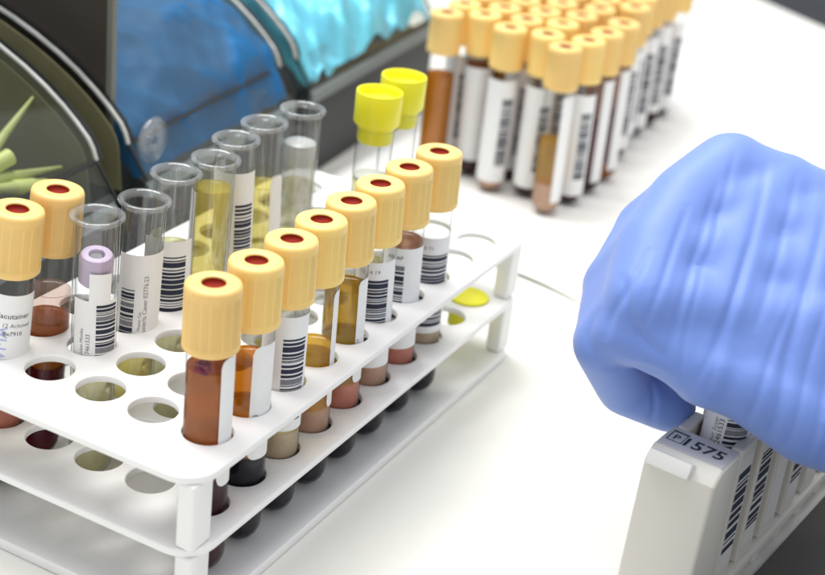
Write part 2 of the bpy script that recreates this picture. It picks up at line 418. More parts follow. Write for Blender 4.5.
# front row: (lean dx,dy), fills, label spec, words
FR = [
 ((-.3,.5), [(0.3,P(-15),MT['clotred'],True,'clot'),(P(-14.9),P(23),LQ['brown'],False,'serum')], dict(a=(28,112), z=(P(-17),P(29)), corner=3), 'yellow-capped tube at the near corner of the rack, brown serum up to its cap'),
 ((.2,-.3), [(0.3,P(-17),MT['clot'],True,'clot'),(P(-16.9),P(17),LQ['amber'],False,'serum')], dict(a=(8,105), z=(P(-17),P(25)), corner=3, texts=[('3467533',2.4,30,P(-8),False,2),('Ucker Susan',2.0,17,P(-12),False,1)]), 'yellow-capped tube of amber brown serum, second from the near corner of the rack'),
 ((0,.1), [(0.3,P(-28),MT['clot'],True,'clot'),(P(-27.9),P(-18),MT['geltan'],False,'gel'),(P(-17.9),P(10),LQ['pale'],False,'serum')], dict(a=(-70,80), z=(P(-16),P(27)), bar=(-2,62,P(-12),P(19)), texts=[('3461533',2.4,-6,P(-11),False,2)], seed=3), 'yellow-capped tube with broad barcode facing out, third from the near corner'),
 ((-1.3,1.1), [(0.3,P(-28),MT['clot'],True,'clot'),(P(-27.9),P(-19),MT['gel'],False,'gel'),(P(-18.9),P(4),LQ['honey'],False,'serum')], dict(a=(52,118), z=(P(-18),P(27)), corner=2), 'yellow-capped tube clear above with a little honey serum at shelf height'),
 ((-1.9,1.7), [(0.3,P(-28),MT['clot'],True,'clot'),(P(-27.9),P(-18),MT['gelred'],False,'gel'),(P(-17.9),P(19),LQ['olive'],False,'serum')], dict(a=(38,120), z=(P(-17),P(24)), corner=2, texts=[('0277623',2.0,50,P(-6),False,2)]), 'yellow-capped tube of olive brown serum with its white label turned right'),
 ((-2.3,2.0), [(0.3,P(-28),MT['clot'],True,'clot'),(P(-27.9),P(-20),MT['gel'],False,'gel')], dict(a=(-60,75), z=(P(-19),P(24)), bar=(-38,44,P(-8),P(17)), texts=[('12 14 19',2.2,-40,P(19.5),True,2)], seed=5), 'yellow-capped tube with white barcode label, third from the far end of the row'),
 ((-2.2,1.9), [(0.3,P(-28),MT['clot'],True,'clot'),(P(-27.9),P(-21),MT['gelred'],False,'gel'),(P(12),P(22),LQ['rose'],False,'serum')], dict(a=(-62,80), z=(P(-20),P(22)), bar=(-45,10,P(-14),P(15)), texts=[('Lange Peter',2.0,26,P(-12),False,2),('AR AP',2.2,-40,P(17.5),True,1)], seed=8), 'yellow-capped tube with pinkish serum above a half-width barcode, next to the end one'),
 ((-1.2,1.1), [(0.3,P(-28),MT['clot'],True,'clot'),(P(-27.9),P(-20),MT['geltan'],False,'gel'),(P(-19.9),P(4),LQ['pale'],False,'serum')], dict(a=(-65,85), z=(P(-22),P(19)), bar=(-50,66,P(-19),P(12)), texts=[('09 20 71',2.2,-44,P(14),True,2)], seed=12, ), 'yellow-capped tube with wide barcode label at the far end of the front row'),
]
def mklabel(x, y, d):
    f = facing(x, y); a = d['a']; b = d.get('bar')
    return label_mesh(f+a[0], f+a[1], d['z'][0], d['z'][1], bar=(f+b[0], f+b[1], b[2], b[3]) if b else None, seed=d.get('seed', 1),
        texts=[(s, sz, f+an, z, u, mi) for s, sz, an, z, u, mi in d.get('texts', ())], corner=d.get('corner', 0))
for i, (tl, fl, lb, words) in enumerate(FR):
    x, y = i*SX, 0
    t = capped_tube('capped_tube', words, (x, y, ZT), tl, G1, 103.6, fl, [mklabel(x, y, lb)])
    if i == 0:
        V = [];
        bm = bmesh.new(); bmesh.ops.create_icosphere(bm, subdivisions=3, radius=2.3*S)
        for v in bm.verts: v.co *= 1+.35*math.sin(v.co.x*2600)*math.cos(v.co.z*2100+1)
        me = bpy.data.meshes.new('clot_fleck'); bm.to_mesh(me); bm.free(); me.materials.append(MT['plum'])
        f = math.radians(facing(0,0)-22); link('clot_fleck', me, t, (5.6*math.cos(f), 5.6*math.sin(f), P(25.5)))
# two capped tubes at the left edge
x, y = 0, 4*SY
lb = dict(a=(-60,78), z=(P(-3),P(24)), texts=[('Vacutainer',2.7,-34,P(15.5),True,1),('CE  12 Achmed',2.1,-44,P(12.2),True,2),('8x7910',2.1,-12,P(9.2),True,1),('IVMA',6.2,-2,P(-2),False,3)])
lbm = mklabel(x, y, lb)
capped_tube('capped_tube', 'yellow-capped tube with blue pen lettering on its white label at the left edge', (x-1.4, y+2.6, ZT), (4.3,-7.8), 'yellow-capped tubes at the left end of the rack', 103.6,
   [(0.3,P(-28),MT['clot'],True,'clot'),(P(-27.9),P(-16),MT['gelred'],False,'gel'),(P(-15.9),P(6),LQ['pale'],False,'serum')], [lbm])
f = math.radians(facing(x, y)); 
x, y = SX, 4*SY
capped_tube('capped_tube', 'yellow-capped tube without label, rusty brown at shelf height, behind the lettered one', (x-1.2, y+2.2, ZT), (3.6,-6.5), 'yellow-capped tubes at the left end of the rack', 103.6,
   [(0.3,P(-14),LQ['wine'],True,'clot'),(P(-13.9),P(3.5),LQ['brown'],False,'serum'),(P(3.6),P(14),LQ['film'],False,'serum_film')], [])

# open glass tubes (fourth row back)
def open_tube(lab, i, j, ztop, tl, fills=(), lbs=(), extra=()):
    x, y = i*SX, j*SY; h = ztop-ZT
    t = thing('open_tube', lab, 'test tube', (x, y, ZT), 'open clear tubes standing in the white rack', (math.atan2(-tl[1], h), math.atan2(tl[0], h), 0))
    link('glass_wall', lathe('open_wall', hemi(R_T, 0)+[(R_T, h*.5),(R_T, h-5),(R_T+.15,h-2.4)], MT['hazyglass'], 44, angle=60), t)
    p = [(R_T+.1,h-2.6),(R_T+.7,h-2.0),(9.0,h-1.3),(9.25,h-.7),(9.0,h-.15),(8.4,h),(7.5,h-.15),(6.9,h-.7),(6.75,h-1.6),(6.8,h-2.6)]
    link('rim', lathe('rim', p, MT['rim'], 48, angle=80), t)
    p = [(6.7, h-2.6),(6.7, 40),(6.7, 8)]
    link('inner_wall', lathe('inner_wall', p, MT['hazyglass'], 40), t)
    for z0, z1, mat, rb, nm in fills: link(nm, fill(z0, z1, mat, 6.5, rb, nm), t)
    for d in lbs: link('label', mklabel(x, y, d), t)
    return t
def r_to_tilt(dxpx, scale):    # sideways lean given in mm along the viewer's right
    return (dxpx/scale*.478, -dxpx/scale*.872)
t = open_tube('open clear tube holding a lilac ring, torn white barcode label on its front', 1, 3, 48.5, r_to_tilt(3.5,2.75), [(1,P(-2),LQ['pale'],True,'urine')],
  [dict(a=(-58,70), z=(P(-3),P(20)), bar=(4,62,P(-3),P(19)), texts=[('7461533',2.2,-10,P(0),False,2),('Ucker Monika',1.8,-28,P(-1),False,2)], seed=21), dict(a=(-15,42), z=(P(19),P(30)))])
rg = link('ring', lathe('ring', [(2.6,0),(5.0,0),(5.7,.8),(5.7,10),(5.0,11),(2.8,11),(2.5,10),(2.5,1),(2.6,0)], MT['lilac'], 32), t, (0,0,P(24)), (.12,-.12,0))
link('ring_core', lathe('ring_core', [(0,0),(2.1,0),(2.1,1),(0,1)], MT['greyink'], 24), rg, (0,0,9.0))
open_tube('open clear tube with narrow barcode and printed name up its label', 2, 3, 47.6, r_to_tilt(10,2.65), [(1,P(-4),LQ['urine'],True,'urine'),(P(-3.9),P(12),LQ['pale'],False,'urine_film')],
  [dict(a=(-62,170), z=(P(-2),P(30)), bar=(-48,-10,P(-2),P(17)), texts=[('Musterla Caner 02776.23',2.3,24,P(-1.5),False,2),('Muster Cer',1.6,10,P(1),False,2)], seed=22)])
open_tube('open clear tube with large square barcode low on its front', 3, 3, 50.8, r_to_tilt(4,2.55), [(1,P(-8),LQ['pale'],True,'urine'),(P(-8),P(22),LQ['pale'],False,'urine_film')],
  [dict(a=(-150,60), z=(P(-6),P(27)), bar=(-32,40,P(-4),P(21)), seed=23)])
open_tube('open clear tube nearly full of bright yellow urine with a narrow rim', 4, 3, 50.2, r_to_tilt(8,2.5), [(1,P(38),LQ['urine'],True,'urine')],
  [dict(a=(-88,-48), z=(P(0),P(38)), texts=[('Meier Anna 0381',2.0,-62,P(3),False,2)])])
open_tube('open clear tube with tall white label, barcode down its right side', 5, 3, 51.4, r_to_tilt(-4,2.42), [(1,P(10),LQ['pale'],True,'urine')],
  [dict(a=(-150,75), z=(P(-4),P(40)), bar=(5,62,P(-2),P(28)), seed=25)])
open_tube('open clear tube of yellow urine behind a white label strip with rounded shoulder', 6, 3, 52, r_to_tilt(-7,2.35), [(1,P(26),LQ['urine'],True,'urine')],
  [dict(a=(25,80), z=(P(-4),P(32)), corner=3)])
t = open_tube('open clear tube with frosted white sleeve inside, farthest of the open ones', 7, 3, 52.4, r_to_tilt(1,2.28), [(1,P(20),LQ['pale'],True,'urine')], [])
link('sleeve', lathe('sleeve', [(6.55,P(4)),(6.6,P(36)),(6.4,P(38)),(5.2,P(38.6)),(0,P(38.8))], thin_glass('frosted film', (.95,.95,.95), (.7,.7,.7), .8, .25, cloud=.6, cloudcol=(.80,.81,.80)), 32), t)

# tubes with lemon yellow push-in caps
LEM = lathe('lemon_cap', [(6.9,-8),(7.3,-7.4),(7.4,-.6),(9.0,-.4),(9.35,.2),(9.45,12.2),(9.2,12.9),(8.7,13),(8.3,12.6),(8.1,9.5),(7.2,9.0),(0,8.8)], MT['lemon'], 48, angle=45)
LEM2 = lathe('lemon_plug', [(0,-8),(6.0,-8),(6.9,-8.0)], MT['lemon'], 32)
for i, j, zt, tl, lev, words in ((8,2,59.5,(1.0,-.8),22,'clear tube with lemon yellow push-in cap, the nearer one of the two'), (9,2,61,(.6,-.4),14,'clear tube with lemon yellow push-in cap, half behind the nearer one')):
    h = zt-13-ZT
    t = thing('lemon_capped_tube', words, 'test tube', (i*SX, j*SY, ZT), 'tubes with lemon yellow caps', (math.atan2(-tl[1], h), math.atan2(tl[0], h), 0))
    link('glass_wall', lathe('lemon_wall', hemi(R_T, 0)+[(R_T,h*.5),(R_T,h-2.5),(R_T+1.0,h-2.2),(R_T+1.2,h-1.4),(R_T+1,h-.7)], MT['glass'], 44, angle=60), t)
    link('cap', LEM, t, (0,0,h)); link('plug', LEM2, t, (0,0,h))
    link('urine', fill(1, P(lev), LQ['pale'], 7.1, True, 'urine'), t)
    link('foam', lathe('foam', [(0,P(lev)+.4),(5.5,P(lev)+.6),(7.0,P(lev)+1.6),(7.0,P(lev)+.2)], MT['frost'], 32), t)
t = thing('loose_cap', 'lemon yellow cap plugged into an empty middle shelf hole at the rack end', 'cap', (9*SX, 0, -39.2))
link('cap_shell', lathe('loose_shell', [(0,0),(6.4,0),(7.6,.4),(7.8,1),(7.8,12.9),(8.5,13.0),(8.6,13.4),(8.2,13.9),(0,14.0)], MT['lemon'], 40, angle=45), t)

# ------------------------------------------------------------------ block of tubes standing behind
GB = 'block of yellow-capped tubes standing at the back'
rnd = random.Random(11)
spots = {0: [(363,39),(384,35),(406,34),(430,34)], 1: [(378,57),(400,57),(424,56),(447,54)], 2: [(371,76),(394,76),(416,75),(439,75)], 3: [(384,95),(405,94),(428,94)], 4: [(370,112),(394,112),(417,112)]}
for j, y0 in enumerate((48,67,86,105,124)):
    x = {0: 468, 1: 470, 2: 462, 3: 451, 4: 440}[j]
    while x < (572 if j == 0 else 600):
        spots[j].append((x+rnd.uniform(-1.5,1.5), (y0 if x > 480 else y0-6)+rnd.uniform(-1.2,1.2))); x += 23
words = {
 (0,0): 'foremost yellow-capped tube of the back block, clear above a short column of amber serum',
 (0,1): 'yellow-capped tube with dark bottom, second along the right side of the back block',
 (0,2): 'yellow-capped tube of wine red blood with white label strip, right side of the back block',
 (0,3): 'dark red yellow-capped tube, fourth along the right side of the back block',
 (1,0): 'yellow-capped tube with white barcode label left of the foremost one in the back block',
 (2,0): 'yellow-capped tube jutting out with white label and smudged barcode, middle of the back block front',
 (3,0): 'yellow-capped tube with plain white label set back beside the dark amber one',
 (4,0): 'yellow-capped tube full of dark amber serum at the left corner of the back block',
}
BL = {}
def back_labels():
    base = dict(a=(-75,75), z=(8,64)); L = []
    f = facing(400,60)
    for s in range(5):
        a = (-105+rnd.uniform(-10,10), 88+rnd.uniform(-10,10))
        L.append(label_mesh(f+a[0], f+a[1], 8+rnd.uniform(-2,3), 64+rnd.uniform(-2,2), bar=(f+10, f+58, 16, 54) if s != 1 else None, seed=60+s))
    L.append(label_mesh(f+18, f+78, 8, 66, seed=70))
    L.append(label_mesh(f+20, f+140, 8, 64, bar=(f+55, f+110, 16, 56), seed=71))
    return L
BLB = back_labels()
n_in = 0
for j in spots:
    for k, (x, y) in enumerate(spots[j]):
        key = (j, k); H = 91
        if key in words: lab = words[key]
        elif j == 0: lab = 'yellow-capped tube with white barcode label along the receding right side of the back block'
        else: lab = 'yellow-capped tube packed inside the back block with mostly its cap showing'
        lb = [BLB[rnd.choice((0,2,3,4))]]
        fl = [(.3,20+rnd.uniform(-6,6),MT['clotred'],True,'clot'),(26,56+rnd.uniform(-6,6),LQ[rnd.choice(('amber','brown','rose','honey'))],False,'serum')]
        if key == (0,0): fl = [(.3,17,MT['gel'],True,'gel'),(17.1,40,LQ['honey'],False,'serum')]; lb = [BLB[5]]
        if key in ((0,2),(0,3)): fl = [(.3,12,MT['clotred'] if key == (0,2) else LQ['brown'],True,'clot'),(12.1,44,LQ['wine'],False,'blood'),(44.1,66,LQ['rose'],False,'serum')]; lb = [BLB[5]]
        if key == (4,0): fl = [(.3,12,MT['clotred'],True,'clot'),(12.1,56,LQ['treacle'],False,'serum')]; lb = []
        if key == (3,0): lb = [BLB[1]]
        if key == (2,0): fl[0] = (.3,14,MT['gel'],True,'clot')
        if key not in words and rnd.random() < .22: lb = []
        tl = (rnd.uniform(-2.2,.8), rnd.uniform(-1.0,2.0))
        capped_tube('capped_tube', lab, (x, y, ZB+.8), tl, GB, H, fl, lb)

# thin white sheet the block stands on, front edge slightly curled
V, F = [], []
nx, ny = 40, 40
c0 = Vector((283, 26)); e1 = Vector((-.16,-1.0)).normalized(); e2 = Vector((1.0,-.02)).normalized()
for a in range(nx+1):
    for b in range(ny+1):
        u = -130+420*a/nx; v = 440*(b/ny)**1.6
        p = c0+e1*u+e2*v
        z = .12+2.2*math.exp(-v/7)*(.55+.45*math.sin(u*.06+.8))
        if u > 30: p += e2*(-(u-30)*.10)
        V.append((p.x, p.y, ZB+z))
for a in range(nx):
    for b in range(ny):
        q = a*(ny+1)+b; F.append((q, q+1, q+ny+2, q+ny+1))
me = mesh('paper_sheet', V, F, MT['sheet'])
o = link('paper_sheet', me); so = o.modifiers.new('thickness', 'SOLIDIFY'); so.thickness = .12*S; so.offset = 1
tag(o, 'thin white paper sheet with curled front edge under the back block of tubes', 'paper sheet')

# ------------------------------------------------------------------ storage bins behind the rack
YAW = math.radians(5.0)
B0 = Vector((150, 153, 0))
bx = Vector((math.cos(YAW), math.sin(YAW), 0)); by = Vector((-math.sin(YAW), math.cos(YAW), 0))
def bw(s, t, z): return B0+bx*s+by*t+Vector((0,0,z))
PROF = [(0,10),(1.6,14.5),(4,18.5),(10,24.5),(17,30.5),(26,37),(36,43),(48,49),(60,54),(75,59),(95,64),(120,67),(150,68)]
def prism(name, outline, s0, s1, mat, parent, smooth=30):
    """outline in (t, z), extruded along the row from s0 to s1"""
    n = len(outline)
    V = [(s0, t, z) for t, z in outline]+[(s1, t, z) for t, z in outline]
    F = [tuple(range(n-1,-1,-1)), tuple(range(n,2*n))]+[(k, (k+1)%n, n+(k+1)%n, n+k) for k in range(n)]
    me = mesh(name, V, F, mat, smooth=False)
    bm = bmesh.new(); bm.from_mesh(me); bmesh.ops.triangulate(bm, faces=[f for f in bm.faces if len(f.verts) > 4]); bmesh.ops.recalc_face_normals(bm, faces=bm.faces[:]); bm.to_mesh(me); bm.free()
    return link(name, me, parent)
def offset_prof(P, d):         # shift a (t,z) polyline to its inner side by d
    Q = []
    for k, (t, z) in enumerate(P):
        a = P[max(0,k-1)]; b = P[min(len(P)-1,k+1)]
        dx, dz = b[0]-a[0], b[1]-a[1]; l = math.hypot(dx, dz)
        Q.append((t+dz/l*d, z-dx/l*d))
    return Q
def strip(P, d0, d1): return offset_prof(P, d0)+offset_prof(P, d1)[::-1]
def storage_bin(lab, s0, s1, lidded=True):
    o = bw(s0, 0, 0); L = s1-s0
    t = thing('storage_bin', lab, 'storage bin', (o.x, o.y, o.z), 'storage bins in a row', (0,0,YAW))
    # charcoal trough: front lip, floor, back
    prism('trough', [(-9,-5),(-9,-55.8),(150,-55.8),(150,-12),(2,-12),(-6,-4)], .5, L-.5, MT['plinth'], t)
    prism('front_strip', [(-11,-8),(-9.1,-6),(-9.1,-13),(-11,-13)], 2, L-2, MT['greybar'], t)
    lip = [(-10,-4.5),(0,10)]
    prism('front_lip', strip(lip, 0, 1.6), 3, L-3, MT['acrylic'], t)
    if lidded: prism('lid', strip(PROF, 0, 1.5), 3, L-3, MT['acrylic'], t)
    for sa in (0, L-3):
        prism('side_panel', [(-9,-4.8),(-.5,10)]+offset_prof(PROF, 1.6)+[(150,-11.5),(2,-11.5)], sa+.4, sa+2.6, MT['acrylic'], t)
        prism('edge_highlight', strip(PROF, -.5, .6), sa+.6, sa+2.3, MT['edge'], t)
        prism('lip_edge', strip(lip, -.3, .6), sa+.9, sa+2.1, MT['darkedge'], t)
        prism('seal', strip(PROF, -.9, .8), sa+2.8, sa+4.9, MT['darkedge'], t)
    if lidded: prism('hinge_line', [(-.6,9.2),(.6,10.2),(.2,11),(-1,10)], 3, L-3, MT['darkedge'], t)
    return t
tA = storage_bin('smoky clear bin with pale green pipette tips inside, at the left', -175, -17)
tB = storage_bin('middle clear-fronted bin holding blue gloves coloured with lid shade', 4, 145)
tC = storage_bin('open bin without a lid, heaped with bright cyan gloves, farthest right of the bins', 160, 330, False)
prism('lining', [(60,-11),(140,-11),(140,64),(100,60),(80,40)], 3, 150, MT['olive'], tA)
prism('inner_panel', [(1,-11),(148,-11)]+offset_prof(PROF, 4)[::-1], 154.0, 154.7, MT['olive'], tA)
prism('inner_panel', [(1,-11),(148,-11)]+offset_prof(PROF, 3)[::-1], -2.2, -1.4, MT['olive'], tB)
dv = prism('divider', [(14,-11.9),(148,-11.9),(148,130),(14,130)], 5, 7.5, MT['divider'], tB)
prism('divider_edge', [(11.2,-11.9),(13.9,-11.9),(13.9,130),(11.2,130)], 4.5, 8, MT['strip'], tB)
# round hinge boss on the end of the middle bin
def disc(parent, s, t_, z):
    me = lathe('hinge_boss', [(3,0),(9,0),(10.5,.8),(11,2),(10.5,3.2),(9,3.6),(8.3,2.4),(5,2.2),(4,3.2),(3,3.2),(3,0)], MT['rim'], 40, angle=60)
    return link('hinge_boss', me, parent, (s, t_, z), (PI/2,0,0))
disc(tB, 15, -1.5, 8)
# hand-made heaps of thin gloves
def heap(name, lab, s0, s1, t0, t1, base, rise, mat, seed, amp, lift=0):
    rn = np.random.RandomState(seed)
    na, nb = 130, 90
    V, F = [], []
    ph = rn.uniform(0, 6.28, (14,)); dr = rn.uniform(-1, 1, (14,2)); fq = rn.uniform(.05,.22, 14)
    for a in range(na+1):
        for b in range(nb+1):
            s = s0+(s1-s0)*a/na; t_ = t0+(t1-t0)*b/nb
            h = (base+1.45*t_ if t_ < 0 else float(np.interp(t_, [p[0] for p in PROF], [p[1] for p in PROF])))-rise+lift*max(0, min(1, (s-s0-60)/60))
            q = 0
            for k in range(14):
                c = dr[k]/np.linalg.norm(dr[k])
                wv = math.sin((s*c[0]+t_*c[1])*fq[k]+ph[k]+1.6*math.sin(s*.05*c[1]+t_*.06*c[0]+ph[k]*2))
                q += (1-abs(wv))*.25/(fq[k]*6)
            edge = min(1, (t_-t0)/5+.85, (s-s0)/4+.4, (s1-s)/4+.75)
            p = bw(s, t_, -11.5+(h+11.5+amp*(q-1.2))*max(.05, edge))
            V.append(tuple(p))
    for a in range(na):
        for b in range(nb):
            q = a*(nb+1)+b; F.append((q, q+nb+1, q+nb+2, q+1))
    o = link(name, mesh(name, V, F, mat)); return tag(o, lab, 'gloves')
heap('glove_heap', 'heap of crumpled blue gloves coloured with lid shade inside the middle bin', 9.5, 140, -8, 140, 10, 10, MT['blue'], 3, 4, 7)
heap('glove_heap', 'heap of bright cyan gloves overflowing the right-hand bin', 163.5, 326, -8, 140, 10, 6, MT['cyan'], 5, 11)
# pipette tips in the left bin
TIP = lathe('pipette_tip', [(.35,0),(.6,0),(2.6,34),(3.4,35),(3.6,46),(3.1,46),(2.9,36),(.35,1)], MT['tip'], 16, angle=40)
def tip(p0, p1, lab):
    p0 = Vector(p0); d = (Vector(p1)-p0)
    o = link('pipette_tip', TIP); o.matrix_world = Matrix.Translation(p0*S) @ d.to_track_quat('Z','Y').to_matrix().to_4x4()
    tag(o, lab, 'pipette tip', 'pale green pipette tips in the left bin'); return o
def tipb(a, b, lab): return tip(bw(*a), bw(*b), lab)
tipb((-21,30,31.5),(-43,30,19), 'pale green pipette tip pointing up to the right above the others')
tipb((-23.5,14,5),(-64,24,9), 'pale green pipette tip lying level, its point nearest the yellow caps')
tipb((-92,30,5),(-50,22,15), 'stubby pale green tip with its wide open end to the right')
tipb((-78,26,10),(-36,14,0), 'pale green pipette tip lying lowest behind the yellow caps')
tipb((-88,18,14),(-48,14,4), 'pale green pipette tip half hidden behind the lettered tube')

# ------------------------------------------------------------------ analyser rack with numbered end
PSI = math.radians(-6.5)
DV = (60.2, -145.2, ZB)
dev = thing('analyser_rack', 'off-white analyser rack with numbered label 1575 on its end block, under the gloved hand', 'sample rack', DV, None, (0,0,PSI))
ZD = 66.0                       # height of the top
def notch_block():
    """end block: sloped front shoulder with a step, chamfered right edge"""
    bm = bmesh.new()
    # outline in (u, z): front face leans a little, shoulder in front of the label ledge
    A = [(-4.5,0),(19,0),(19,ZD),(5.5,ZD),(1.5,ZD-2.2),(0,ZD-4)]
    v = 0, 24.5
    r0 = [bm.verts.new((u*S, 0.0, z*S)) for u, z in A]; r1 = [bm.verts.new((u*S, 24.5*S, z*S)) for u, z in A]
    bm.faces.new(r0); bm.faces.new(r1[::-1])
    for k in range(len(A)): bm.faces.new((r0[k], r1[k], r1[(k+1)%len(A)], r0[(k+1)%len(A)]))
    bmesh.ops.recalc_face_normals(bm, faces=bm.faces[:])
    ee = [e for e in bm.edges if all(abs(q.co.y) < 1e-6 for q in e.verts) or all(abs(q.co.y-.0245) < 1e-6 for q in e.verts)]
    bmesh.ops.bevel(bm, geom=ee, offset=1.5*S, segments=3, affect='EDGES', profile=.5)
    me = bpy.data.meshes.new('end_block'); bm.to_mesh(me); bm.free(); me.materials.append(MT['device'])
    me.polygons.foreach_set('use_smooth', [True]*len(me.polygons)); me.set_sharp_from_angle(angle=math.radians(25)); return me
eb = link('end_block', notch_block(), dev)
# moulded ledge that steps down at the right of the shoulder
V = [(-.6,5.2,ZD-9),(-.6,5.2,ZD-4.6),(.2,7.5,ZD-3.6),(.9,9.6,ZD-2.2),(.9,23.3,ZD-2.2),(-.6,23.3,ZD-5.0),(-1.2,23.3,ZD-9)]
box('shoulder', (1.2, 15.6, ZD-2.6), (6.5, 15.0, 5.2), MT['devtop'], eb, .9, Matrix.Rotation(math.radians(28), 4, 'Y'))
# grey label on the ledge with its number
lab = box('number_label', (12.2, 11.6, ZD+.12), (12.6, 21.5, .24), MT['greylabel'], dev, 0)
tv, tf = text_geo('1575', 7.6, .16)
bpts = []
V = []; F = []
for x, y in tv: V.append((y-2.4, -(x)+6.4, .16))
F = [tuple(f) for f in tf]
def rect_flat(u0, u1, v0, v1):
    b = len(V); V.extend([(u0,v0,.16),(u1,v0,.16),(u1,v1,.16),(u0,v1,.16)]); F.append((b,b+1,b+2,b+3))
rect_flat(-2.6,-2.2,5.8,10.3); rect_flat(3.4,4.3,5.2,10.3); rect_flat(-2.6,4.3,10.3,10.7); rect_flat(-2.6,3.4,5.5,5.8)
tv, tf = text_geo('P', 4.4, .1); b = len(V)
for x, y in tv: V.append((y-1.1, -x+9.3, .16))
F += [tuple(b+i for i in f) for f in tf]
nm = link('number', mesh('number', V, F, MT['ink'], smooth=False), lab)
# holder blocks with a round pocket each
blk = plate('holder', [circ(0,12.4,9.5,48), circ(0,12.4,8.5,48)], 12, ZD-3.5, MT['device'], .3)
blk_solid = plate('holder_base', [circ(0,12.4,9.2,40)], 10.6, 11.9, MT['device'], .4)
for k in range(9):
    u = 28.6+19.6*k
    h = link('holder', blk, dev, (u,0,0)); link('holder_base', blk_solid, h)
    for v in (3.0, 21.6): box('cheek', (0, v, 38), (12.8, 4.2, 2*(ZD-1-38)), MT['device'], h, 1.0, seg=3)
    # label on the side with its bars
    V, F, MI = [], [], []
    def rc(u0, u1, z0, z1, y, mi):
        b = len(V); V.extend([(u0,y,z0),(u1,y,z0),(u1,y,z1),(u0,y,z1)]); F.append((b,b+1,b+2,b+3)); MI.append(mi)
    rc(-5.2,5.2,16,ZD-5,.86,0)
    if k % 3 != 2:
        z = 24; rb = random.Random(k)
        while z < ZD-11:
            tt = rb.choice((.7,1,1.4,2.2,3.0)); rc(-4.7,4.7,z,min(z+tt,ZD-10),.80,1); z += tt+rb.choice((.6,.8,1.1,1.6))
    link('side_label', mesh('side_label', V, F, [MT['devtop'],MT['ink']], MI, smooth=False), h)
box('rail', (96, 12.3, 8.2), (206, 25.5, 4.4), MT['device'], dev, .8)
for k in range(9): box('foot', (24+20*k, 12.3, 3.1), (6, 22, 5.8), MT['device'], dev, .5)
# the tube being put in
tt = thing('held_tube', 'barcoded tube held by the gloved hand in the numbered rack', 'test tube', (0,0,0))
q = Matrix.Rotation(PSI, 4, 'Z') @ Vector((28.6, 12.4, 0)); tx, ty = DV[0]+q.x, DV[1]+q.y
tt.location = Vector((tx, ty, ZB+12.2))*S; tt.rotation_euler = (math.radians(1.5), math.radians(4.0), 0)
link('glass_wall', wall(72), tt)
f = facing(tx, ty)
link('label', label_mesh(f-80, f+80, 14, 66, bar=(f-2,f+60,16,64), seed=77, texts=[('2461533',2.6,f-8,50,False,1),('Ucker Susan',2.2,f-24,48,False,2)]), tt)
link('serum', fill(.5, 52, LQ['amber'], 7.2, True, 'serum'), tt)
c = link('cap', CAP, tt, (0,0,66)); link('stopper', STOP, c, (0,0,19.2))

# thin dark grey sheet lying flat beside the rack
mm = thing('dark_sheet', 'dark grey sheet on the bench along the right side of the numbered rack', 'mat', DV, None, (0,0,PSI))
link('sheet_plate', plate('sheet_plate', [rrect(-160,-260,420,-2.5,4)], .3, 1.6, MT['mat'], .4), mm)

